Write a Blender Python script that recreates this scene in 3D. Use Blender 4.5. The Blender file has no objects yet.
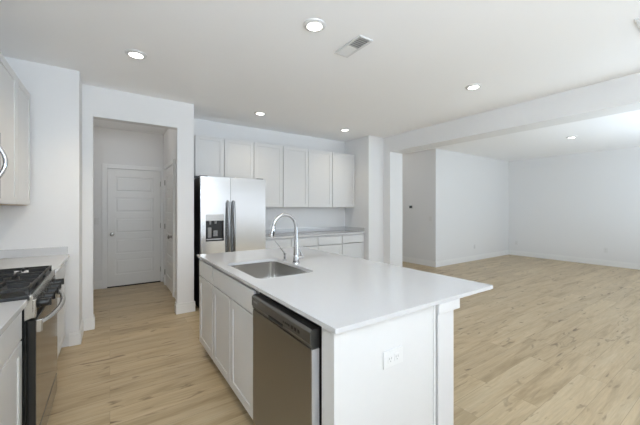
import bpy, bmesh, math, random
from mathutils import Vector, Matrix
random.seed(7)
S = bpy.context.scene
COL = S.collection
PI = math.pi

# ------------------------------------------------------------------ camera, world, sun-less daylight, exposure
YAW = math.radians(34.3)
F = 308.0
cam_d = bpy.data.cameras.new('camera'); cam = bpy.data.objects.new('camera', cam_d); COL.objects.link(cam)
cam.location = (0, 0, 1.372); cam.rotation_euler = (PI/2, 0, -YAW)
cam_d.sensor_width = 36; cam_d.lens = F/640*36; cam_d.shift_y = -4.5/640; cam_d.clip_start = 0.02
S.camera = cam

SKY = 1.1
CEIL_FILL = [((0.7, -1.9, 1.8), 3.0, 1.4, 128.0, 27, (0.83, 0.952, 1.085)), ((6.6, -0.5, 0.85), 3.8, 2.0, 88.0, 18, (0.785, 0.95, 1.11))]   # unseen fill lamps, added to brighten the ceiling: centre, size x, size y, watts, lean, colour
W = bpy.data.worlds.new('overcast_sky'); S.world = W; W.use_nodes = True
bg = W.node_tree.nodes['Background']; bg.inputs['Color'].default_value = (0.90, 0.96, 1.04, 1); bg.inputs['Strength'].default_value = SKY

S.view_settings.view_transform = 'Standard'; S.view_settings.look = 'None'
S.view_settings.gamma = 1; S.view_settings.use_curve_mapping = False
S.view_settings.exposure = 0.22
S.cycles.max_bounces = 14; S.cycles.diffuse_bounces = 8; S.cycles.glossy_bounces = 5
S.cycles.transparent_max_bounces = 8; S.cycles.sample_clamp_indirect = 6.0

HALL_FILL_W = (3.6, 8.0)             # added fills for entry hall and passage, hidden behind the header and the column
LAMP_W = (40.0, 6.0, 13.0, 10.0, 8.0, 6.0, 5.0)      # watts of the recessed can lights; the last is an added aisle fill above the frame

# room numbers (metres)
CEIL = 2.75
Y_FRONT = -2.8          # window wall behind the camera
WINDOWS = [(2.2, 5.2, 0.75, 2.15), (5.7, 7.3, 0.55, 2.25), (7.5, 9.3, 0.55, 2.25)]   # x0,x1,z0,z1

for (x0, x1, z0, z1) in WINDOWS:            # portals: they only guide the sky light through the panes
    L = bpy.data.lights.new('window_portal', 'AREA'); L.shape = 'RECTANGLE'
    L.size = x1-x0; L.size_y = z1-z0; L.cycles.is_portal = True
    o = bpy.data.objects.new('window_portal', L); COL.objects.link(o)
    o.location = ((x0+x1)/2, Y_FRONT-0.2, (z0+z1)/2); o.rotation_euler = (PI/2, 0, 0)

for (p, sx, sy, w, lean, col) in CEIL_FILL:  # added area fill out of view, no real source stands here
    L = bpy.data.lights.new('ceiling_fill', 'AREA'); L.shape = 'RECTANGLE'; L.size = sx; L.size_y = sy; L.energy = w; L.color = col
    o = bpy.data.objects.new('ceiling_fill', L); COL.objects.link(o); o.location = p; o.rotation_euler = (PI-math.radians(lean), 0, 0)

# ------------------------------------------------------------------ materials
def nodes(m): return m.node_tree.nodes, m.node_tree.links
def mat(name, col, rough=0.5, metal=0.0, var=0.03, scale=30.0, stretch=(1,1,1), bump=0.0, spec=0.5, aniso=0.0, coat=0.0):
    m = bpy.data.materials.new(name); m.use_nodes = True; n, l = nodes(m)
    b = n['Principled BSDF']
    b.inputs['Metallic'].default_value = metal; b.inputs['Roughness'].default_value = rough
    b.inputs['Specular IOR Level'].default_value = spec
    b.inputs['Anisotropic'].default_value = aniso
    b.inputs['Coat Weight'].default_value = coat
    tc = n.new('ShaderNodeTexCoord'); mp = n.new('ShaderNodeMapping'); mp.inputs['Scale'].default_value = stretch
    nz = n.new('ShaderNodeTexNoise'); nz.inputs['Scale'].default_value = scale; nz.inputs['Detail'].default_value = 3
    l.new(tc.outputs['Object'], mp.inputs['Vector']); l.new(mp.outputs['Vector'], nz.inputs['Vector'])
    mx = n.new('ShaderNodeMix'); mx.data_type = 'RGBA'
    mx.inputs[6].default_value = tuple(max(0, c*(1-var)) for c in col)+(1,)
    mx.inputs[7].default_value = tuple(min(1, c*(1+var)) for c in col)+(1,)
    l.new(nz.outputs['Fac'], mx.inputs[0]); l.new(mx.outputs[2], b.inputs['Base Color'])
    if bump:
        bp = n.new('ShaderNodeBump'); bp.inputs['Strength'].default_value = bump; bp.inputs['Distance'].default_value = 0.002
        l.new(nz.outputs['Fac'], bp.inputs['Height']); l.new(bp.outputs['Normal'], b.inputs['Normal'])
    return m
M = {}
M['wall'] = mat('white_wall_paint', (0.775, 0.775, 0.775), 0.6, var=0.01, scale=120, bump=0.05, spec=0.3)
M['ceil'] = mat('white_ceiling_paint', (0.94, 0.94, 0.945), 0.8, var=0.01, scale=150, bump=0.08, spec=0.2)
M['trim'] = mat('white_trim_paint', (0.82, 0.82, 0.815), 0.35, var=0.01)
M['door'] = mat('white_door_paint', (0.79, 0.785, 0.77), 0.35, var=0.01)
M['cab'] = mat('white_cabinet_paint', (0.69, 0.69, 0.688), 0.35, var=0.01)
M['cabin'] = mat('birch_cabinet_underside', (0.62, 0.47, 0.30), 0.5, var=0.1, stretch=(1,8,1))
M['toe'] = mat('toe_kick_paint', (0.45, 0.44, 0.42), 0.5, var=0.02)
M['quartz'] = mat('white_quartz', (0.60, 0.60, 0.605), 0.08, var=0.02, scale=60, spec=0.5)
M['steel'] = mat('brushed_stainless', (0.62, 0.615, 0.60), 0.26, 1.0, var=0.04, scale=12, stretch=(1,1,60), aniso=0.5)
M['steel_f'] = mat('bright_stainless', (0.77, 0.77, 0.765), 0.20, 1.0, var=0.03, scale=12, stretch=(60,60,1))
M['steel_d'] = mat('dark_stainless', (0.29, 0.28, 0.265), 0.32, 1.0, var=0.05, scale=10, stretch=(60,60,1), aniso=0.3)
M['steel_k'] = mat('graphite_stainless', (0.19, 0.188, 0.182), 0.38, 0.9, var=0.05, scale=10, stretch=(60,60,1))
M['sink'] = mat('sink_stainless', (0.70, 0.69, 0.67), 0.18, 1.0, var=0.04, scale=20, stretch=(1,30,1))
M['chrome'] = mat('polished_chrome', (0.58, 0.58, 0.59), 0.10, 1.0, var=0.01)
M['handle'] = mat('grey_metal_handle', (0.27, 0.27, 0.27), 0.25, 1.0, var=0.03)
M['nickel'] = mat('satin_nickel', (0.34, 0.33, 0.31), 0.3, 1.0, var=0.02)
M['black'] = mat('black_enamel', (0.012, 0.012, 0.012), 0.3, var=0.1)
M['iron'] = mat('cast_iron', (0.018, 0.017, 0.016), 0.55, var=0.2, bump=0.2)
M['bglass'] = mat('black_glass', (0.035, 0.028, 0.02), 0.06, var=0.05, spec=1.0)
M['ovglass'] = mat('bronze_oven_glass', (0.22, 0.19, 0.155), 0.10, 0.75, var=0.03)
M['grey'] = mat('grey_plastic', (0.30, 0.30, 0.30), 0.4, var=0.03)
M['panelgrey'] = mat('silver_plastic', (0.62, 0.62, 0.62), 0.35, 0.2, var=0.03)
M['plate'] = mat('white_plastic', (0.72, 0.72, 0.715), 0.3, var=0.01)
M['dark'] = mat('dark_gap', (0.02, 0.02, 0.02), 0.7, var=0.05)
M['ventgrey'] = mat('vent_inner_grey', (0.38, 0.38, 0.38), 0.6, var=0.1)
def emit(name, col, st):
    m = bpy.data.materials.new(name); m.use_nodes = True; n, l = nodes(m)
    b = n['Principled BSDF']; b.inputs['Base Color'].default_value = col+(1,)
    b.inputs['Emission Color'].default_value = col+(1,); b.inputs['Emission Strength'].default_value = st
    return m
M['lamp'] = emit('lit_diffuser', (1.0, 0.97, 0.90), 6.0)
M['lcd'] = emit('thermostat_screen', (0.02, 0.03, 0.04), 0.2)

def pane_mat():
    m = bpy.data.materials.new('clear_window_glass'); m.use_nodes = True; n, l = nodes(m)
    out = n['Material Output']; n.remove(n['Principled BSDF'])
    t = n.new('ShaderNodeBsdfTransparent'); g = n.new('ShaderNodeBsdfGlossy'); g.inputs['Roughness'].default_value = 0.02
    fr = n.new('ShaderNodeFresnel'); fr.inputs['IOR'].default_value = 1.3
    x = n.new('ShaderNodeMixShader'); l.new(fr.outputs[0], x.inputs[0]); l.new(t.outputs[0], x.inputs[1]); l.new(g.outputs[0], x.inputs[2])
    l.new(x.outputs[0], out.inputs['Surface']); return m
M['pane'] = pane_mat()

def floor_mat():
    m = bpy.data.materials.new('oak_plank_floor'); m.use_nodes = True; n, l = nodes(m)
    b = n['Principled BSDF']
    tc = n.new('ShaderNodeTexCoord')
    br = n.new('ShaderNodeTexBrick'); br.offset = 0.37; br.offset_frequency = 2
    br.inputs['Color1'].default_value = (0,0,0,1); br.inputs['Color2'].default_value = (1,1,1,1); br.inputs['Mortar'].default_value = (0.5,0.5,0.5,1)
    br.inputs['Scale'].default_value = 1; br.inputs['Mortar Size'].default_value = 0.0012; br.inputs['Mortar Smooth'].default_value = 0.3
    br.inputs['Brick Width'].default_value = 1.22; br.inputs['Row Height'].default_value = 0.18; br.inputs['Bias'].default_value = 0
    l.new(tc.outputs['Object'], br.inputs['Vector'])
    sep = n.new('ShaderNodeSeparateXYZ'); l.new(tc.outputs['Object'], sep.inputs[0])
    rv = n.new('ShaderNodeSeparateColor'); l.new(br.outputs['Color'], rv.inputs[0])
    mul = n.new('ShaderNodeMath'); mul.operation = 'MULTIPLY'; mul.inputs[1].default_value = 37.0; l.new(rv.outputs[0], mul.inputs[0])
    def comb(sx, sy):
        a = n.new('ShaderNodeMath'); a.operation = 'MULTIPLY'; a.inputs[1].default_value = sx; l.new(sep.outputs[0], a.inputs[0])
        c = n.new('ShaderNodeMath'); c.operation = 'MULTIPLY'; c.inputs[1].default_value = sy; l.new(sep.outputs[1], c.inputs[0])
        d = n.new('ShaderNodeCombineXYZ'); l.new(a.outputs[0], d.inputs[0]); l.new(c.outputs[0], d.inputs[1]); l.new(mul.outputs[0], d.inputs[2]); return d
    def noise(sx, sy, det, rough=0.55, dist=0.0):
        z = n.new('ShaderNodeTexNoise'); z.inputs['Scale'].default_value = 1; z.inputs['Detail'].default_value = det
        z.inputs['Roughness'].default_value = rough; z.inputs['Distortion'].default_value = dist
        l.new(comb(sx, sy).outputs[0], z.inputs['Vector']); return z
    def ramp(src, pts):
        r = n.new('ShaderNodeValToRGB'); e = r.color_ramp.elements
        while len(e) < len(pts): e.new(0.5)
        for i, (p, c) in enumerate(pts): e[i].position = p; e[i].color = c+(1,)
        l.new(src, r.inputs[0]); return r
    g1 = noise(1.1, 9.0, 4, 0.6, 0.8)      # broad cathedral grain
    g2 = noise(5.0, 95.0, 3, 0.6)          # fine streaks
    base = ramp(g1.outputs['Fac'], [(0.28, FLOOR[0]), (0.48, FLOOR[1]), (0.70, FLOOR[2])])
    fine = ramp(g2.outputs['Fac'], [(0.3, (0.86,0.86,0.86)), (0.7, (1.06,1.06,1.06))])
    m1 = n.new('ShaderNodeMix'); m1.data_type = 'RGBA'; m1.blend_type = 'MULTIPLY'; m1.inputs[0].default_value = 1
    l.new(base.outputs[0], m1.inputs[6]); l.new(fine.outputs[0], m1.inputs[7])
    tint = ramp(rv.outputs[0], [(0.0, (0.92,0.915,0.91)), (0.5, (1.0,1.0,1.0)), (1.0, (1.06,1.065,1.07))])
    m2 = n.new('ShaderNodeMix'); m2.data_type = 'RGBA'; m2.blend_type = 'MULTIPLY'; m2.inputs[0].default_value = 1
    l.new(m1.outputs[2], m2.inputs[6]); l.new(tint.outputs[0], m2.inputs[7])
    kn = noise(3.2, 14.0, 2, 0.5, 1.2)     # knots and dark grain flecks
    kr = ramp(kn.outputs['Fac'], [(0.62, (0,0,0)), (0.76, (1,1,1))])
    m3 = n.new('ShaderNodeMix'); m3.data_type = 'RGBA'; l.new(kr.outputs[0], m3.inputs[0])
    l.new(m2.outputs[2], m3.inputs[6]); m3.inputs[7].default_value = FLOOR[3]+(1,)
    m4 = n.new('ShaderNodeMix'); m4.data_type = 'RGBA'; l.new(br.outputs['Fac'], m4.inputs[0])
    l.new(m3.outputs[2], m4.inputs[6]); m4.inputs[7].default_value = FLOOR[4]+(1,)
    l.new(m4.outputs[2], b.inputs['Base Color'])
    b.inputs['Roughness'].default_value = 0.38; b.inputs['Specular IOR Level'].default_value = 0.45
    bp = n.new('ShaderNodeBump'); bp.inputs['Strength'].default_value = 0.12; bp.inputs['Distance'].default_value = 0.001
    l.new(g2.outputs['Fac'], bp.inputs['Height']); l.new(bp.outputs['Normal'], b.inputs['Normal'])
    return m
FLOOR = [(0.36,0.265,0.15), (0.50,0.387,0.237), (0.555,0.45,0.295), (0.15,0.10,0.055), (0.30,0.225,0.14)]
M['floor'] = floor_mat()

# ------------------------------------------------------------------ mesh helpers
def box(bm, x0, x1, y0, y1, z0, z1, bev=0.0, seg=1):
    vs = [bm.verts.new(p) for p in ((x0,y0,z0),(x1,y0,z0),(x1,y1,z0),(x0,y1,z0),(x0,y0,z1),(x1,y0,z1),(x1,y1,z1),(x0,y1,z1))]
    fs = [bm.faces.new([vs[i] for i in f]) for f in ((3,2,1,0),(4,5,6,7),(0,1,5,4),(1,2,6,5),(2,3,7,6),(3,0,4,7))]
    if bev:
        es = list({e for f in fs for e in f.edges})
        bmesh.ops.bevel(bm, geom=es, offset=bev, segments=seg, profile=0.5, affect='EDGES')
def cyl(bm, p0, p1, r0, r1=None, n=24, cap=True):
    r1 = r0 if r1 is None else r1
    p0, p1 = Vector(p0), Vector(p1); ax = (p1-p0).normalized()
    u = ax.orthogonal().normalized(); v = ax.cross(u)
    a = [bm.verts.new(p0+r0*(math.cos(2*PI*i/n)*u+math.sin(2*PI*i/n)*v)) for i in range(n)]
    b = [bm.verts.new(p1+r1*(math.cos(2*PI*i/n)*u+math.sin(2*PI*i/n)*v)) for i in range(n)]
    for i in range(n): bm.faces.new((a[i], a[(i+1)%n], b[(i+1)%n], b[i]))
    if cap: bm.faces.new(a[::-1]); bm.faces.new(b)
def lathe(bm, prof, n=32, o=(0,0,0), axis='Z', cap=True):
    rings = []
    for r, h in prof:
        ring = []
        for i in range(n):
            c, s = r*math.cos(2*PI*i/n), r*math.sin(2*PI*i/n)
            p = {'Z': (c, s, h), 'X': (h, c, s), 'Y': (c, h, s)}[axis]
            ring.append(bm.verts.new((p[0]+o[0], p[1]+o[1], p[2]+o[2])))
        rings.append(ring)
    for a, b in zip(rings, rings[1:]):
        for i in range(n): bm.faces.new((a[i], a[(i+1)%n], b[(i+1)%n], b[i]))
    if cap and prof[0][0] > 1e-6: bm.faces.new(rings[0][::-1])
    if cap and prof[-1][0] > 1e-6: bm.faces.new(rings[-1])
def tube(bm, pts, rad, n=14, flat=1.0):
    pts = [Vector(p) for p in pts]; N = len(pts)
    rs = rad if isinstance(rad, (list, tuple)) else [rad]*N
    t0 = (pts[1]-pts[0]).normalized(); u = t0.orthogonal().normalized(); rings = []
    for k in range(N):
        t = (pts[min(k+1,N-1)]-pts[max(k-1,0)]).normalized()
        u = (u-u.dot(t)*t).normalized(); v = t.cross(u)
        rings.append([bm.verts.new(pts[k]+rs[k]*(math.cos(2*PI*i/n)*u+flat*math.sin(2*PI*i/n)*v)) for i in range(n)])
    for a, b in zip(rings, rings[1:]):
        for i in range(n): bm.faces.new((a[i], a[(i+1)%n], b[(i+1)%n], b[i]))
    bm.faces.new(rings[0][::-1]); bm.faces.new(rings[-1])
def extrude_y(bm, prof, x0, x1):
    """profile of (y, z) points swept along x"""
    a = [bm.verts.new((x0, y, z)) for y, z in prof]; b = [bm.verts.new((x1, y, z)) for y, z in prof]; n = len(prof)
    for i in range(n): bm.faces.new((a[i], a[(i+1)%n], b[(i+1)%n], b[i]))
    bm.faces.new(a[::-1]); bm.faces.new(b)
def rrect(x0, x1, y0, y1, r, k=6):
    out = []
    for cx, cy, a0 in ((x1-r,y1-r,0),(x0+r,y1-r,90),(x0+r,y0+r,180),(x1-r,y0+r,270)):
        for i in range(k+1):
            a = math.radians(a0+90*i/k); out.append((cx+r*math.cos(a), cy+r*math.sin(a)))
    return out
def NB(): return bmesh.new()
def obj(name, bm, m, parent=None, smooth=False, loc=None, rotz=0, label=None):
    bmesh.ops.recalc_face_normals(bm, faces=bm.faces[:])
    me = bpy.data.meshes.new(name); bm.to_mesh(me); bm.free(); me.materials.append(m)
    if smooth:
        me.polygons.foreach_set('use_smooth', [True]*len(me.polygons))
        me.set_sharp_from_angle(angle=math.radians(35))
    o = bpy.data.objects.new(name, me); COL.objects.link(o)
    if parent: o.parent = parent
    if loc: o.location = loc
    o.rotation_euler.z = rotz
    if label: o['label'] = label
    return o
def thing(name, label, cat, loc=(0,0,0), rotz=0, group=None):
    o = bpy.data.objects.new(name, None); COL.objects.link(o); o.empty_display_size = 0.1
    o.location = loc; o.rotation_euler = (0,0,rotz); o['label'] = label; o['category'] = cat
    if group: o['group'] = group
    return o
def tag(o, label, cat, group=None):
    o['label'] = label; o['category'] = cat
    if group: o['group'] = group
    return o
def bobj(name, m, parent, *boxes, bev=0.0, seg=1, smooth=False, label=None):
    bm = NB()
    for b in boxes: box(bm, *b, bev=bev, seg=seg)
    return obj(name, bm, m, parent, smooth=smooth, label=label)
def struct(name, m, *boxes, bev=0.0):
    o = bobj(name, m, None, *boxes, bev=bev); o['kind'] = 'structure'; return o
def dup(root, loc, rotz=None, label=None):
    r = root.copy(); COL.objects.link(r); r.location = loc
    if rotz is not None: r.rotation_euler.z = rotz
    if label: r['label'] = label
    for ch in list(root.children):
        c = ch.copy(); COL.objects.link(c); c.parent = r
        for g in list(ch.children):
            d = g.copy(); COL.objects.link(d); d.parent = c
    return r
R_L, R_R = PI/2, -PI/2       # cabinet fronts turned to face +X / -X

# ------------------------------------------------------------------ the room
YB, YE, YK, XP = 4.33, 3.93, 5.02, 4.05      # entry wall, range end wall, kitchen back wall, partition
XL, XH, YL, XR = -0.95, 6.23, 4.38, 9.74
struct('floor', M['floor'], (-1.2, 10, -3.1, 7.8, -0.1, 0))
struct('ceiling', M['ceil'], (-1.2, 10, -3.1, 7.8, CEIL, CEIL+0.1))
struct('wall_left', M['wall'], (XL-0.12, XL, Y_FRONT, YE, 0, CEIL))
struct('wall_range_end', M['wall'], (XL-0.12, -0.255, YE, YB, 0, CEIL))
struct('wall_entry', M['wall'], (-0.62, -0.158, YB, YB+0.12, 0, CEIL), (0.72, 0.924, YB, YB+0.12, 0, CEIL), (-0.158, 0.72, YB, YB+0.12, 2.41, CEIL))
struct('wall_entry_right', M['wall'], (0.83, 0.924, YB+0.12, 6.43, 0, CEIL))
struct('wall_entry_left', M['wall'], (-0.62, -0.5, YB+0.12, 6.43, 0, CEIL))
struct('wall_entry_back', M['wall'], (-0.62, 0.924, 6.43, 6.55, 0, CEIL))
struct('wall_kitchen_back', M['wall'], (0.924, XP, YK, YK+0.12, 0, CEIL))
struct('wall_partition', M['wall'], (XP, 4.445, 4.30, 7.5, 0, CEIL))
struct('wall_column', M['wall'], (4.446, 4.80, 4.13, 4.45, 0, CEIL))
struct('trim_beam', M['wall'], (4.446, 4.80, Y_FRONT, 4.129, 2.45, CEIL))
struct('wall_passage_back', M['wall'], (4.445, XH, 7.5, 7.6, 0, CEIL))
struct('wall_passage_right', M['wall'], (XH, XH+0.12, YL+0.12, 7.6, 0, CEIL))
struct('wall_living_back', M['wall'], (XH, XR+0.12, YL, YL+0.12, 0, CEIL))
struct('wall_right', M['wall'], (XR, XR+0.12, Y_FRONT, YL, 0, CEIL))
fw = []; xs = XL-0.12
for (x0, x1, z0, z1) in WINDOWS:
    fw += [(xs, x0, Y_FRONT-0.12, Y_FRONT, 0, CEIL), (x0, x1, Y_FRONT-0.12, Y_FRONT, 0, z0), (x0, x1, Y_FRONT-0.12, Y_FRONT, z1, CEIL)]; xs = x1
fw.append((xs, XR+0.12, Y_FRONT-0.12, Y_FRONT, 0, CEIL))
struct('wall_front', M['wall'], *fw)
for i, (x0, x1, z0, z1) in enumerate(WINDOWS):
    y0, y1 = Y_FRONT-0.10, Y_FRONT-0.04; xm = (x0+x1)/2
    w = struct('window_%d' % (i+1), M['trim'], (x0, x0+.06, y0, y1, z0, z1), (x1-.06, x1, y0, y1, z0, z1), (x0+.06, x1-.06, y0, y1, z0, z0+.06),
               (x0+.06, x1-.06, y0, y1, z1-.06, z1), (xm-.04, xm+.04, y0, y1, z0+.06, z1-.06))
    bobj('window_pane', M['pane'], w, (x0+.06, xm-.04, y0+.025, y0+.031, z0+.06, z1-.06))
    bobj('window_pane', M['pane'], w, (xm+.04, x1-.06, y0+.025, y0+.031, z0+.06, z1-.06))

# baseboards: (name, runs) each run is one face of the wall
BH, BT = 0.135, 0.015
def baseboard(name, *runs):
    bm = NB()
    for (x0, y0, x1, y1, nx, ny) in runs:
        xa, xb = sorted((x0, x1)); ya, yb = sorted((y0, y1))
        for t, za, zb in ((BT, 0, BH-0.03), (BT*0.6, BH-0.03, BH)):
            X0, X1, Y0, Y1 = xa, xb, ya, yb
            if nx: X0, X1 = (x0, x0+nx*t) if nx > 0 else (x0+nx*t, x0)
            if ny: Y0, Y1 = (y0, y0+ny*t) if ny > 0 else (y0+ny*t, y0)
            box(bm, X0, X1, Y0, Y1, za, zb, bev=0.002)
    o = obj(name, bm, M['trim']); o['kind'] = 'structure'
baseboard('baseboard_left', (-0.335, YE, -0.24, YE, 0, -1), (-0.255, YE, -0.255, YB, 1, 0), (-0.24, YB, -0.143, YB, 0, -1), (-0.158, YB, -0.158, YB+0.12, 1, 0))
baseboard('baseboard_entry', (0.705, YB, 0.939, YB, 0, -1), (0.72, YB, 0.72, YB+0.12, -1, 0), (-0.48, 6.43, -0.112, 6.43, 0, -1),
          (0.83, YB+0.12, 0.83, 5.17, -1, 0), (0.83, 6.14, 0.83, 6.41, -1, 0))
baseboard('baseboard_partition', (XP, 4.30, 4.445, 4.30, 0, -1), (4.445, 4.13, 4.445, 4.285, -1, 0), (4.43, 4.13, 4.815, 4.13, 0, -1), (4.80, 4.13, 4.80, 4.45, 1, 0))
baseboard('baseboard_passage', (XH, YL, XH, 7.5, -1, 0))
baseboard('baseboard_living', (XH-0.015, YL, XR, YL, 0, -1))
baseboard('baseboard_right', (XR, Y_FRONT, XR, YL-0.016, -1, 0))

# ------------------------------------------------------------------ doors
def panel_slab(bm, w, h, t, rects, d=0.013, field=0.022):
    """front at y=0 facing -y; rects are recessed panels with a raised field"""
    zs = sorted(rects, key=lambda r: r[1])
    box(bm, 0, w, d, t, 0, h)
    x0, x1 = zs[0][0], zs[0][2]
    box(bm, 0, x0, 0, d, 0, h, bev=0.0015); box(bm, x1, w, 0, d, 0, h, bev=0.0015)
    z = 0
    for r in zs:
        box(bm, x0, x1, 0, d, z, r[1], bev=0.0015); z = r[3]
        if field: box(bm, r[0]+field, r[2]-field, d*0.35, d, r[1]+field, r[3]-field, bev=0.004)
    box(bm, x0, x1, 0, d, z, h, bev=0.0015)
def door(name, loc, rotz, w, knob_x, hinge_x):
    h = 2.03
    bm = NB(); z = 0.20; ph = 0.255; gap = 0.105; rects = []
    for i in range(5): rects.append((0.115, z, w-0.115, z+ph)); z += ph+gap
    panel_slab(bm, w, h, 0.035, rects)
    o = obj(name, bm, M['door'], None, loc=(loc[0], loc[1], 0.018), rotz=rotz); o['kind'] = 'structure'
    k = NB(); lathe(k, [(0.032,0),(0.032,-0.008),(0.012,-0.012),(0.012,-0.035),(0.026,-0.043),(0.030,-0.056),(0.022,-0.068),(0.0,-0.070)], 24, (knob_x, 0, 0.90), 'Y')
    obj('door_knob', k, M['nickel'], o, smooth=True)
    for hz in (0.22, 1.03, 1.80):
        hb = NB(); cyl(hb, (hinge_x, -0.006, hz-0.045), (hinge_x, -0.006, hz+0.045), 0.007, n=12); obj('hinge', hb, M['nickel'], o)
    return o
door('door_1', (-0.035, 6.412, 0), 0, 0.808, 0.065, 0.814)
struct('trim_entry_door', M['trim'], (-0.112, -0.04, 6.398, 6.43, 0, 2.125), (0.778, 0.828, 6.398, 6.43, 0, 2.125), (-0.04, 0.778, 6.398, 6.43, 2.053, 2.125), bev=0.003)
struct('trim_door_gap_shade', M['dark'], (-0.039, 0.777, 6.40, 6.43, 0, 0.016))  # near-black strip paints the shade in the gap under the door
door('door_2', (0.812, 6.06, 0), R_R, 0.81, 0.745, -0.006)
struct('trim_side_door', M['trim'], (0.798, 0.83, 6.07, 6.138, 0, 2.125), (0.798, 0.83, 5.172, 5.245, 0, 2.125), (0.798, 0.83, 5.245, 6.07, 2.053, 2.125), bev=0.003)

# ------------------------------------------------------------------ cabinets
def shaker(bm, x0, x1, z0, z1, t=0.019, fr=0.057, d=0.007):
    if z1-z0 < 0.2 or fr == 0:
        box(bm, x0, x1, -t, 0, z0, z1, bev=0.0015); return
    box(bm, x0, x0+fr, -t, 0, z0, z1, bev=0.0012); box(bm, x1-fr, x1, -t, 0, z0, z1, bev=0.0012)
    box(bm, x0+fr, x1-fr, -t, 0, z0, z0+fr, bev=0.0012); box(bm, x0+fr, x1-fr, -t, 0, z1-fr, z1, bev=0.0012)
    box(bm, x0+fr-.002, x1-fr+.002, -t+d, 0, z0+fr-.002, z1-fr+.002)
def cabinet(name, label, w, z0, z1, depth, loc, rotz, fronts, cat='cabinet', group=None, toe=False, under=False, cut=None):
    """front of the carcass at local y=0; fronts = (kind, x0, x1, z0, z1)"""
    t = thing(name, label, cat, loc, rotz, group)
    p = 0.018
    zb = z0+0.1 if toe else z0
    q = 0.012
    bs = [(0, p, q, depth, zb, z1), (w-p, w, q, depth, zb, z1), (p, w-p, depth-p, depth, zb, z1), (p, w-p, q, depth-p, zb, zb+p)]
    if not toe: bs.append((p, w-p, q, depth-p, z1-p, z1))
    # face frame
    bs += [(p, 0.035, q, q+p, zb+p, z1-0.03), (w-0.035, w-p, q, q+p, zb+p, z1-0.03), (p, w-p, q, q+p, z1-0.03, z1-(0 if toe else p))]
    for k in sorted({round(f[2], 4) for f in fronts if f[2] < w-0.02}): bs.append((k-0.015, k+0.018, q, q+p, zb+p, z1-0.03))
    bobj('cabinet_body', M['cab'], t, *bs)
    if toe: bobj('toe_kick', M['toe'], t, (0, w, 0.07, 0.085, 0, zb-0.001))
    if under: bobj('bottom_panel', M['cabin'], t, (0.001, w-0.001, 0.001, depth-0.001, zb-0.004, zb-0.0005))
    for (kind, x0, x1, a, b) in fronts:
        bm = NB(); shaker(bm, x0, x1, a, b); obj(kind, bm, M['cab'], t).location.y = -0.001
    return t
G = 0.0065
# uppers on the kitchen back wall (front plane of the doors at y=4.69)
YU = 4.709; DU = YK-0.002-YU; UB, UT = 1.385, 2.43
cabinet('wall_cabinet', 'short white wall cabinet mounted directly above the stainless refrigerator', 0.90, 1.835, UT, DU, (1.012, YU, 0), 0,
        [('door', 0.0+G, 0.424-G, 1.837, UT), ('door', 0.424+G, 0.898, 1.837, UT)], group='back wall upper cabinets')
cabinet('wall_cabinet', 'tall white wall cabinet immediately right of the refrigerator, above the faucet', 1.026, UB, UT, DU, (1.916, YU, 0), 0,
        [('door', 0.002, 0.523-G, UB+.002, UT), ('door', 0.523+G, 1.024, UB+.002, UT)], group='back wall upper cabinets')
cabinet('wall_cabinet', 'tall white wall cabinet at right end of the back wall, against the partition', 1.095, UB, UT, DU, (2.946, YU, 0), 0,
        [('door', 0.002, 0.535-G, UB+.002, UT), ('door', 0.535+G, 1.09, UB+.002, UT)], group='back wall upper cabinets')
# base cabinets on the back wall
YC = 4.435; DC = YK-0.002-YC
cabinet('base_cabinet', 'white base cabinet on the back wall standing next to the refrigerator', 1.018, 0, 0.883, DC, (1.952, YC, 0), 0,
        [('drawer', G, 0.49-G, 0.725, 0.868), ('drawer', 0.49+G, 1.015, 0.725, 0.868), ('door', G, 0.49-G, 0.115, 0.715), ('door', 0.49+G, 1.015, 0.115, 0.715)], toe=True, group='back wall base cabinets')
cabinet('base_cabinet', 'white base cabinet in the corner by the partition wall, under the back counter', 1.072, 0, 0.883, DC, (2.972, YC, 0), 0,
        [('drawer', G, 0.53-G, 0.725, 0.868), ('drawer', 0.53+G, 1.069, 0.725, 0.868), ('door', G, 0.53-G, 0.115, 0.715), ('door', 0.53+G, 1.069, 0.115, 0.715)], toe=True, group='back wall base cabinets')
t = thing('countertop', 'white quartz countertop along the back wall, right of the refrigerator', 'countertop', (0,0,0))
bobj('counter_slab', M['quartz'], t, (1.945, XP-0.001, 4.395, YK-0.001, 0.885, 0.914), bev=0.002)
bobj('backsplash', M['quartz'], t, (1.945, XP-0.001, YK-0.021, YK-0.001, 0.9145, 0.99), (XP-0.021, XP-0.001, 4.40, YK-0.022, 0.9145, 0.99), bev=0.0015)

# left run
XF = -0.380                      # carcass fronts of the left run
D2 = XF-XL-0.002
cabinet('base_cabinet', 'white base cabinet left of the range, nearest to the camera', 0.90, 0, 0.883, D2, (XF, 1.195, 0), R_L,
        [('drawer', G, 0.897, 0.725, 0.868), ('door', G, 0.45-G, 0.115, 0.715), ('door', 0.45+G, 0.897, 0.115, 0.715)], toe=True, group='left wall base cabinets')
cabinet('base_cabinet', 'white base cabinet between the range and the end wall', 1.025, 0, 0.883, D2, (XF, 2.90, 0), R_L,
        [('drawer', G, 0.50-G, 0.725, 0.868), ('drawer', 0.50+G, 1.0, 0.725, 0.868), ('door', G, 0.50-G, 0.115, 0.715), ('door', 0.50+G, 1.0, 0.115, 0.715)], toe=True, group='left wall base cabinets')
t = thing('countertop', 'white quartz countertop left of the range, nearest to the camera', 'countertop')
bobj('counter_slab', M['quartz'], t, (XL+0.001, -0.342, 1.19, 2.105, 0.885, 0.914), bev=0.002)
bobj('backsplash', M['quartz'], t, (XL+0.001, XL+0.021, 1.19, 2.105, 0.9145, 0.99), bev=0.0015)
t = thing('countertop', 'short white quartz countertop between the range and the end wall', 'countertop')
bobj('counter_slab', M['quartz'], t, (XL+0.001, -0.332, 2.895, YE-0.001, 0.885, 0.914), bev=0.002)
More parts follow.
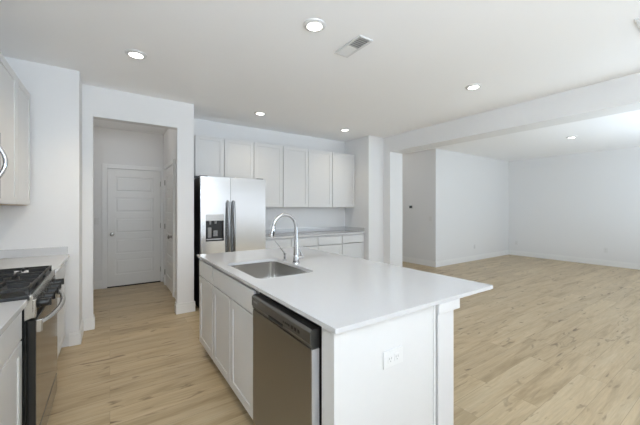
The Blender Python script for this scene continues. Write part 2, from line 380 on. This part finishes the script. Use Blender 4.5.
bobj('backsplash', M['quartz'], t, (XL+0.001, XL+0.021, 2.895, YE-0.022, 0.9145, 0.99), (XL+0.001, -0.345, YE-0.021, YE-0.001, 0.9145, 0.99), bev=0.0015)
XU = -0.633
cabinet('wall_cabinet', 'tall white wall cabinet on the left wall, beside the microwave', 1.105, 1.40, 2.43, XU-XL-0.002, (XU, 2.80, 0), R_L,
        [('door', 0.002, 0.60-G, 1.402, 2.43), ('door', 0.60+G, 1.09, 1.402, 2.43)], under=True, group='left wall upper cabinets')
cabinet('wall_cabinet', 'short white wall cabinet mounted above the microwave', 0.765, 1.875, 2.43, XU-XL-0.002, (XU, 2.03, 0), R_L,
        [('door', 0.002, 0.382-G, 1.877, 2.43), ('door', 0.382+G, 0.762, 1.877, 2.43)], group='left wall upper cabinets')
bm = NB(); extrude_y(bm, [(0,0),(0.0,0.06),(-0.03,0.06),(-0.022,0.0)], 0, 1.88)
# ------------------------------------------------------------------ microwave
bm.free()
mw = thing('microwave', 'stainless over the range microwave at the left edge of the photo', 'microwave', (-0.578, 2.035, 1.43), R_L)
bobj('microwave_body', M['grey'], mw, (0, 0.745, 0.03, 0.36, 0, 0.435), bev=0.003)
d = bobj('microwave_door', M['steel'], mw, (0, 0.56, 0, 0.029, 0.0, 0.425), bev=0.004, seg=2)
bobj('door_window', M['bglass'], d, (0.05, 0.50, -0.003, 0.001, 0.07, 0.36))
c = bobj('control_panel', M['bglass'], mw, (0.562, 0.745, 0, 0.029, 0.0, 0.425), bev=0.004)
bm = NB(); tube(bm, [(0.575, -0.0005, 0.10)]+[(0.575, -0.012-0.045*math.sin(PI*i/12), 0.10+0.24*i/12) for i in range(13)]+[(0.575, -0.0005, 0.34)], 0.011)
obj('door_handle', bm, M['chrome'], mw, smooth=True)

# ------------------------------------------------------------------ range
rg = thing('gas_range', 'stainless and black gas range built into the left counter run', 'range', (-0.356, 2.112, 0), R_L)   # local x = +Y, local y = -X
RW = 0.772
bobj('range_body', M['black'], rg, (0, RW, 0.0, 0.575, 0.06, 0.905), (0.03, RW-0.03, 0.05, 0.55, 0, 0.06), (0, RW, -0.010, 0, 0.10, 0.80), bev=0.002)
bobj('cooktop', M['black'], rg, (0.0, RW, -0.021, 0.575, 0.906, 0.930), bev=0.004, seg=2)
bm = NB(); extrude_y(bm, [(-0.002,0.805),(-0.030,0.815),(-0.034,0.850),(-0.034,0.925),(-0.030,0.934),(-0.0215,0.934),(-0.0215,0.904),(-0.002,0.904)], 0.0, RW)
cp = obj('control_panel', bm, M['steel'], rg)
bobj('panel_face', M['bglass'], cp, (0.03, RW-0.03, -0.0375, -0.030, 0.826, 0.898))
bobj('range_end_block', M['steel'], cp, (0.0, 0.028, -0.044, -0.028, 0.812, 0.905), bev=0.004, seg=2)
for i in range(5):
    x = 0.11+i*0.138; bm = NB()
    lathe(bm, [(0.026,-0.039),(0.026,-0.046),(0.021,-0.048),(0.019,-0.082),(0.016,-0.085),(0.0,-0.085)], 20, (x, 0, 0.862), 'Y')
    box(bm, x-0.006, x+0.006, -0.092, -0.05, 0.842, 0.882, bev=0.002)
    obj('knob', bm, M['black'], rg, smooth=True)
dr = bobj('oven_door', M['black'], rg, (0.002, RW-0.002, -0.043, -0.011, 0.208, 0.80), bev=0.003, seg=2)
bobj('oven_window', M['ovglass'], dr, (0.004, RW-0.004, -0.0455, -0.0432, 0.214, 0.796))
bm = NB(); hz = 0.775
path = [(0.02+ (RW-0.04)*i/20, -0.052-0.055*math.sin(PI*i/20)**0.7, hz) for i in range(21)]
tube(bm, path, 0.0135); obj('oven_handle', bm, M['steel'], dr, smooth=True)
for x in (0.0, RW-0.034): bobj('handle_bracket', M['steel'], dr, (x+0.004, x+0.030, -0.068, -0.043, 0.735, 0.800), bev=0.004, seg=2)
bobj('storage_drawer', M['ovglass'], rg, (0.002, RW-0.002, -0.0445, -0.011, 0.075, 0.196), bev=0.003)
def grate(x0, x1):
    bm = NB(); z0, z1 = 0.950, 0.968; b = 0.012; ya, yb = -0.016, 0.535
    for x in (x0, x1-b): box(bm, x, x+b, ya, yb, z0, z1, bev=0.002)
    for y in (ya, (ya+yb)/2-b/2, yb-b): box(bm, x0+b, x1-b, y, y+b, z0, z1, bev=0.002)
    xm = (x0+x1)/2
    for yc in (ya+0.135, yb-0.135):
        for (a, bb) in ((x0+b, xm-0.035), (xm+0.035, x1-b)): box(bm, a, bb, yc-b/2, yc+b/2, z0, z1+0.004, bev=0.002)
        box(bm, xm-b/2, xm+b/2, yc-0.12, yc-0.035, z0, z1+0.004, bev=0.002); box(bm, xm-b/2, xm+b/2, yc+0.035, yc+0.12, z0, z1+0.004, bev=0.002)
    for x in (x0, x1-b):
        for y in (ya, yb-b): box(bm, x, x+b, y, y+b, 0.9305, z0)
    return bm
for i in range(3): obj('grate', grate(0.016+i*0.248, 0.260+i*0.248), M['iron'], rg)
for (x, y, r) in ((0.138,0.155,0.045),(0.138,0.41,0.035),(0.386,0.28,0.05),(0.634,0.155,0.05),(0.634,0.41,0.035)):
    bm = NB(); lathe(bm, [(r*1.3,0.9305),(r*1.25,0.934),(r,0.936),(r,0.943),(r*0.7,0.945),(r*0.68,0.951),(0,0.952)], 24, (x, y, 0))
    obj('burner', bm, M['nickel'], rg, smooth=True)
bobj('back_trim', M['black'], rg, (0, RW, 0.556, 0.575, 0.9305, 0.955), bev=0.003)

# ------------------------------------------------------------------ refrigerator
fr = thing('refrigerator', 'stainless side by side refrigerator with water dispenser against the back wall', 'refrigerator', (0.985, 4.23, 0))
FW, FH = 0.922, 1.792
bobj('refrigerator_body', M['black'], fr, (0.0, FW, 0.075, 0.76, 0.03, 1.782), (0.03, FW-0.03, 0.12, 0.7, 0, 0.03), bev=0.004)
sp = 0.398
def fdoor(x0, x1, hole=None):
    bm = NB()
    if hole:
        a, b, c, d_ = hole
        for bb in ((x0, a, 0, 0.07, 0.05, FH), (b, x1, 0, 0.07, 0.05, FH), (a, b, 0, 0.07, 0.05, c), (a, b, 0, 0.07, d_, FH), (a, b, 0.06, 0.07, c, d_)): box(bm, *bb)
        bmesh.ops.remove_doubles(bm, verts=bm.verts, dist=1e-5)
    else: box(bm, x0, x1, 0, 0.07, 0.05, FH, bev=0.001)
    return bm
fz = obj('freezer_door', fdoor(0.0, sp-0.0015, (0.066, 0.306, 0.925, 1.285)), M['steel_f'], fr)
fd = obj('refrigerator_door', fdoor(sp+0.0025, FW), M['steel_f'], fr)
dp = bobj('water_dispenser', M['black'], fz, (0.068, 0.304, 0.050, 0.058, 0.927, 1.283), (0.068, 0.074, 0.002, 0.05, 0.927, 1.20), (0.298, 0.304, 0.002, 0.05, 0.927, 1.20), (0.074, 0.298, -0.004, 0.05, 0.927, 0.945), label='black recessed dispenser')
bobj('dispenser_panel', M['panelgrey'], fz, (0.067, 0.305, -0.006, 0.05, 1.20, 1.284), bev=0.003)
bobj('dispenser_paddle', M['grey'], fz, (0.10, 0.15, 0.035, 0.048, 0.97, 1.11), bev=0.006)
bobj('dispenser_paddle', M['handle'], fz, (0.168, 0.235, 0.028, 0.048, 0.985, 1.07), bev=0.006)
for x, r, zz in ((0.13, 0.016, 1.15), (0.20, 0.02, 1.16)):
    bm = NB(); cyl(bm, (x,0.03,1.199),(x,0.03,zz),r,r*0.7); obj('dispenser_nozzle', bm, M['grey'], fz, smooth=True)
bobj('drip_tray', M['panelgrey'], fz, (0.08, 0.292, 0.0, 0.048, 0.9455, 0.955))
for par, x in ((fz, sp-0.041), (fd, sp+0.036)):
    bm = NB(); z0, z1 = 0.62, 1.46
    pts = [(x, -0.001, z0)] + [(x, -0.03-0.03*math.sin(PI*i/16), z0+0.005+(z1-z0-0.01)*i/16) for i in range(17)] + [(x, -0.001, z1)]
    tube(bm, pts, 0.019, flat=1.0); obj('door_handle', bm, M['handle'], par, smooth=True)
for x in (0.02, FW-0.10): bobj('hinge_cover', M['black'], fr, (x-0.02, x+0.08, 0.03, 0.15, 1.793, 1.806), bev=0.004)
bobj('door_seam_shade', M['black'], fr, (sp-0.0013, sp+0.0023, 0.0004, 0.07, 0.05, FH-0.004))  # black strip paints the shade in the seam between the doors
bobj('base_grille', M['grey'], fr, (0.01, FW-0.01, 0.03, 0.07, 0.005, 0.045))

# ------------------------------------------------------------------ island
XI = 0.735                       # carcass fronts of the island, facing -X
DI = 0.60
isl = 'island base cabinets'
# local x runs towards -Y from the placing point
cabinet('base_cabinet', 'narrow white island cabinet with drawer at the far end by the refrigerator', 0.465, 0, 0.885, DI, (XI, 3.125, 0), R_R,
        [('drawer', G, 0.465-G, 0.728, 0.872), ('door', G, 0.465-G, 0.088, 0.718)], toe=True, group=isl)
cabinet('sink_base_cabinet', 'wide white island cabinet under the sink, beside the dishwasher', 0.90, 0, 0.885, DI, (XI, 2.655, 0), R_R,
        [('drawer_front', G, 0.895, 0.728, 0.872), ('door', G, 0.45-G, 0.088, 0.718), ('door', 0.45+G, 0.895, 0.088, 0.718)], toe=True, group=isl)
bm = NB()
bp_ = thing('kitchen_island', 'white panelled island casing facing the camera, with square corner post', 'kitchen island', (0,0,0))
bobj('end_panel', M['cab'], bp_, (0.718, 1.335, 0.955, 0.975, 0, 0.892), (0.724, 0.742, 0.9755, 1.048, 0, 0.892), (0.742, 1.335, 1.03, 1.045, 0.1, 0.88))
bobj('panel_stile', M['cab'], bp_, (1.3355, 1.352, 0.950, 0.985, 0, 0.892), bev=0.001)
bobj('back_panel', M['cab'], bp_, (1.342, 1.354, 0.99, 3.125, 0, 0.892))
bobj('far_panel', M['cab'], bp_, (0.80, 1.354, 3.1275, 3.14, 0, 0.892))
po = bobj('corner_post', M['cab'], bp_, (1.366, 1.500, 0.945, 1.079, 0, 0.838), bev=0.003)
bobj('post_cap', M['cab'], po, (1.358, 1.542, 0.935, 1.095, 0.8385, 0.892), bev=0.003)
bobj('post_base', M['cab'], po, (1.356, 1.510, 0.935, 1.089, 0, 0.12), bev=0.003)
bm.free()
# countertop with sink cut-out
SX0, SX1, SY0, SY1, SR = 0.788, 1.228, 1.848, 2.530, 0.055
bm = NB()
outer = [bm.verts.new((x, y, 0.894)) for x, y in rrect(0.705, 1.88, 0.93, 3.18, 0.004, 2)]
inner = [bm.verts.new((x, y, 0.894)) for x, y in rrect(SX0, SX1, SY0, SY1, SR, 8)]
es = [bm.edges.new((l[i], l[(i+1) % len(l)])) for l in (outer, inner) for i in range(len(l))]
bmesh.ops.triangle_fill(bm, use_beauty=True, use_dissolve=False, edges=es)
r = bmesh.ops.extrude_face_region(bm, geom=bm.faces[:])
for v in r['geom']:
    if isinstance(v, bmesh.types.BMVert): v.co.z = 0.914
tag(obj('island_countertop', bm, M['quartz']), 'large white quartz slab on top of the kitchen island, around the sink', 'countertop')
# sink
sk = thing('sink', 'undermount stainless steel sink bowl set into the island countertop', 'sink', (0,0,0))
bm = NB(); rings = []
for (g, z, rr) in ((0.018,0.8925,SR+.018),(-0.001,0.8925,SR),(0.0,0.885,SR),(-0.004,0.80,SR),(-0.010,0.715,SR-.005),(-0.022,0.694,SR-.018),(-0.045,0.686,SR-.035)):
    rings.append([bm.verts.new((x, y, z)) for x, y in rrect(SX0-g, SX1+g, SY0-g, SY1+g, max(rr,0.02), 8)])
for a, b in zip(rings, rings[1:]):
    for i in range(len(a)): bm.faces.new((a[i], a[(i+1)%len(a)], b[(i+1)%len(a)], b[i]))
bm.faces.new(rings[-1])
obj('sink_bowl', bm, M['sink'], sk, smooth=True)
bm = NB(); lathe(bm, [(0.045,0.687),(0.043,0.690),(0.032,0.689),(0.028,0.6885),(0,0.6882)], 24, ((SX0+SX1)/2, (SY0+SY1)/2, 0)); obj('drain', bm, M['chrome'], sk, smooth=True)
# faucet
fx, fy, fz0 = 1.282, 2.235, 0.9145
fa = thing('faucet', 'chrome gooseneck pull down faucet standing behind the sink', 'faucet', (fx, fy, fz0))
bm = NB(); lathe(bm, [(0.031,0),(0.031,0.006),(0.026,0.010),(0.024,0.055),(0.022,0.065)], 28); obj('faucet_base', bm, M['chrome'], fa, smooth=True)
bm = NB(); pts = []; rad = []
for i in range(9): pts.append((0, 0, 0.065+0.238*i/8)); rad.append(0.0225-0.0080*min(1, i/5))
R = 0.098
for i in range(1, 19):
    a = PI*0.97*i/18; pts.append((-R+R*math.cos(a), 0.02*i/18, 0.303+R*1.02*math.sin(a))); rad.append(0.0145)
tube(bm, pts, rad, 16); obj('spout', bm, M['chrome'], fa, smooth=True)
e = Vector(pts[-1]); dirv = (e-Vector(pts[-2])).normalized()
bm = NB(); tube(bm, [e+dirv*t_ for t_ in (0.0, 0.01, 0.05, 0.085, 0.09)], [0.0155, 0.019, 0.022, 0.0235, 0.019], 18); sh = obj('spray_head', bm, M['chrome'], fa, smooth=True)
q = e+dirv*0.05; bobj('spray_button', M['black'], sh, (q.x-0.006, q.x+0.006, q.y-0.025, q.y-0.017, q.z-0.028, q.z+0.018), bev=0.002)
bm = NB(); cyl(bm, (0.018,0,0.042),(0.062,-0.004,0.042),0.018,0.016); tube(bm, [(0.055,-0.004,0.045),(0.050,0.0,0.075),(0.030,0.004,0.120)], [0.010,0.008,0.006], 12); obj('lever_handle', bm, M['chrome'], fa, smooth=True)
sd = thing('soap_dispenser', 'small chrome soap dispenser pump beside the faucet', 'soap dispenser', (1.272, 2.415, fz0))
bm = NB(); lathe(bm, [(0.020,0),(0.020,0.006),(0.012,0.010),(0.011,0.045),(0.014,0.048),(0.014,0.062),(0.0,0.066)], 20); obj('pump_body', bm, M['chrome'], sd, smooth=True)
bm = NB(); tube(bm, [(0,0,0.058),(-0.02,0.006,0.085),(-0.055,0.015,0.135),(-0.085,0.022,0.172)], [0.006,0.0045,0.004,0.0035], 10); obj('pump_spout', bm, M['chrome'], sd, smooth=True)

# dishwasher (front at x=0.70, facing -X; local x towards -Y)
dw = thing('dishwasher', 'dark stainless dishwasher in the island beside the end panel', 'dishwasher', (0.70, 1.735, 0), R_R)
DWW = 0.645
bobj('dishwasher_body', M['black'], dw, (0.0, 0.668, 0.045, 0.60, 0.10, 0.875), (0.02, 0.60, 0.09, 0.55, 0, 0.10), bev=0.002)
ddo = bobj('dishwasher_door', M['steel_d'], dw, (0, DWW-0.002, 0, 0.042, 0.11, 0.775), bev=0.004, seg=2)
bobj('lit_door_edge', M['panelgrey'], ddo, (DWW-0.0018, DWW, 0.004, 0.040, 0.112, 0.772), label='door edge strip with the light on it painted in')  # lighter grey strip paints the light caught by the door side
bm = NB(); extrude_y(bm, [(0.0,0.782),(0.0,0.790),(-0.006,0.80),(-0.006,0.848),(0.004,0.858),(0.042,0.858),(0.042,0.777),(0.012,0.777)], 0, DWW)
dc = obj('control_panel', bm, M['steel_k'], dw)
bobj('pocket_handle', M['dark'], dc, (0.235, 0.395, -0.0075, -0.0055, 0.793, 0.806), bev=0.0005)
for i in range(4): bobj('button', M['black'], dc, (0.40+i*0.018, 0.408+i*0.018, -0.0075, -0.0055, 0.817, 0.826))
for i in range(3): bobj('button', M['black'], dc, (0.48+i*0.03, 0.494+i*0.03, -0.0075, -0.0055, 0.814, 0.828))
bobj('logo_plate', M['grey'], dc, (0.03, 0.085, -0.0075, -0.0055, 0.822, 0.832))
bobj('kick_plate', M['black'], dw, (0, DWW, 0.05, 0.0605, 0.0, 0.099))

# ------------------------------------------------------------------ outlets, switches, thermostat
def plate_bm(w, h): 
    bm = NB(); box(bm, -w/2, w/2, -0.006, 0, -h/2, h/2, bev=0.002, seg=2); return bm
def outlet(label, loc, rotz, horiz=False):
    t = thing('electrical_outlet', label, 'outlet', loc, rotz, 'electrical outlets')
    w, h = (0.122, 0.076) if horiz else (0.074, 0.115)
    obj('cover_plate', plate_bm(w, h), M['plate'], t)
    for s in (-1, 1):
        cx, cz = (s*0.021, 0) if horiz else (0, s*0.021)
        r = bobj('receptacle', M['plate'], t, (cx-0.016, cx+0.016, -0.0085, -0.0062, cz-0.016, cz+0.016), bev=0.001)
        sl = [(cx-0.0075, cx-0.0055, -0.0092, -0.0084, cz-0.002, cz+0.007), (cx+0.0055, cx+0.0075, -0.0092, -0.0084, cz-0.002, cz+0.007), (cx-0.002, cx+0.002, -0.0092, -0.0084, cz-0.011, cz-0.007)]
        bobj('slots', M['grey'], r, *sl)
    return t
outlet('white horizontal outlet on the island end panel facing the camera', (1.043, 0.9545, 0.706), 0, True)
outlet('white outlet low on the bright living room wall, left of the room corner', (7.89, YL-0.0005, 0.36), 0)
outlet('small white outlet low on the far right wall, close to the room corner', (XR-0.0005, 4.17, 0.36), R_R)
outlet('white outlet low on the far right wall, away from the corner', (XR-0.0005, 2.22, 0.37), R_R)
outlet('white outlet on the backsplash wall right of the refrigerator, behind the faucet', (2.345, YK-0.0005, 1.10), 0)
def switch(label, loc, rotz):
    t = thing('light_switch', label, 'light switch', loc, rotz)
    obj('cover_plate', plate_bm(0.074, 0.115), M['plate'], t)
    bobj('rocker', M['plate'], t, (-0.016, 0.016, -0.0085, -0.0062, -0.033, 0.033), bev=0.001)
switch('white light switch on the entry back wall left of the panelled door', (-0.187, 6.4295, 1.15), 0)
switch('white light switch on the shaded passage wall, below right of the thermostat', (XH-0.0005, 4.52, 1.12), R_R)
th = thing('thermostat', 'small white thermostat with black screen on the shaded passage wall', 'thermostat', (XH-0.0005, 5.08, 1.40), R_R)
bobj('thermostat_body', M['plate'], th, (-0.06, 0.06, -0.022, 0, -0.045, 0.045), bev=0.005, seg=2)
bobj('screen', M['lcd'], th, (-0.04, 0.045, -0.0235, -0.0222, -0.03, 0.03), label='black screen')

# ------------------------------------------------------------------ ceiling lights and vents
LG = 'recessed ceiling lights'
lights = [((0.193, 3.205), 'lit recessed ceiling light above the aisle, nearest the entry opening'),
          ((1.273, 1.939), 'largest lit recessed ceiling light, beside the air vent above the island'),
          ((1.80, 4.18), 'lit recessed ceiling light just in front of the cabinets by the refrigerator'),
          ((3.409, 4.219), 'lit recessed ceiling light near the partition, right end of the back cabinets'),
          ((3.407, 1.905), 'lit recessed ceiling light alone on the open ceiling right of the air vent'),
          ((7.401, 2.188), 'smallest lit recessed ceiling light, far off over the empty living area')]
proto = None
for (xy, lab) in lights:
    if proto is None:
        proto = thing('ceiling_light', lab, 'ceiling light', (xy[0], xy[1], CEIL), 0, LG)
        bm = NB(); lathe(bm, [(0.056,-0.0135),(0.060,-0.016),(0.083,-0.008),(0.086,-0.0005),(0.058,-0.0005)], 40, cap=False)
        obj('trim_ring', bm, M['plate'], proto, smooth=True)
        bm = NB(); lathe(bm, [(0.0575,-0.001),(0.0575,-0.011),(0.054,-0.013),(0,-0.0135)], 40); obj('diffuser', bm, M['lamp'], proto, smooth=True)
    else: dup(proto, (xy[0], xy[1], CEIL), None, lab)
for (xy, w) in zip([l[0] for l in lights]+[(0.05, 0.9)], LAMP_W):  # the extra last spot is added floor fill with no fixture
    ld = bpy.data.lights.new('can_or_fill_spot', 'SPOT'); ld.energy = w; ld.color = (1.0, 0.84, 0.61); ld.spot_size = math.radians(125); ld.spot_blend = 0.8; ld.shadow_soft_size = 0.06
    o = bpy.data.objects.new('can_or_fill_spot', ld); COL.objects.link(o); o.location = (xy[0], xy[1], CEIL-0.03)
for p, hw in (((0.15, 5.5, CEIL-0.05), HALL_FILL_W[0]), ((5.4, 5.9, CEIL-0.05), HALL_FILL_W[1])):  # fill lamps without fixtures, added to lift the dim hall and passage
    L = bpy.data.lights.new('hall_fill', 'POINT'); L.energy = hw; L.color = (1.0, 0.96, 0.90); L.shadow_soft_size = 0.10
    o = bpy.data.objects.new('hall_fill', L); COL.objects.link(o); o.location = p
def vent(label, loc, rotz):
    t = thing('ceiling_vent', label, 'air vent', loc, rotz, 'ceiling air vents')
    w, h, f = 0.15, 0.34, 0.022
    bobj('vent_frame', M['plate'], t, (-w/2, -w/2+f, -h/2, h/2, -0.012, -0.0005), (w/2-f, w/2, -h/2, h/2, -0.012, -0.0005), (-w/2+f, w/2-f, -h/2, -h/2+f, -0.012, -0.0005), (-w/2+f, w/2-f, h/2-f, h/2, -0.012, -0.0005), bev=0.003)
    bobj('vent_backing', M['ventgrey'], t, (-w/2+f, w/2-f, -h/2+f, h/2-f, -0.002, -0.0006))
    n = 12; half = n//2
    for k in range(n):
        y = -h/2+f+(h-2*f)*(k+0.5)/n; bm = NB(); s = 0.008 if k < half else -0.008
        a = [(-w/2+f, y-s, -0.010), (w/2-f, y-s, -0.010), (w/2-f, y+s, -0.003), (-w/2+f, y+s, -0.003)]
        lo = [bm.verts.new((p[0], p[1], p[2]-0.0006)) for p in a]; hi = [bm.verts.new((p[0], p[1], p[2]+0.0006)) for p in a]
        bm.faces.new(lo[::-1]); bm.faces.new(hi)
        for i in range(4): bm.faces.new((lo[i], lo[(i+1)%4], hi[(i+1)%4], hi[i]))
        obj('louver', bm, M['plate'], t)
    return t
vent('white rectangular air vent in the ceiling beside the largest light', (1.712, 2.01, CEIL), 0)
vent('white air vent at the right edge of the photo, mostly outside the frame', (3.33, 0.49, CEIL), PI/2)
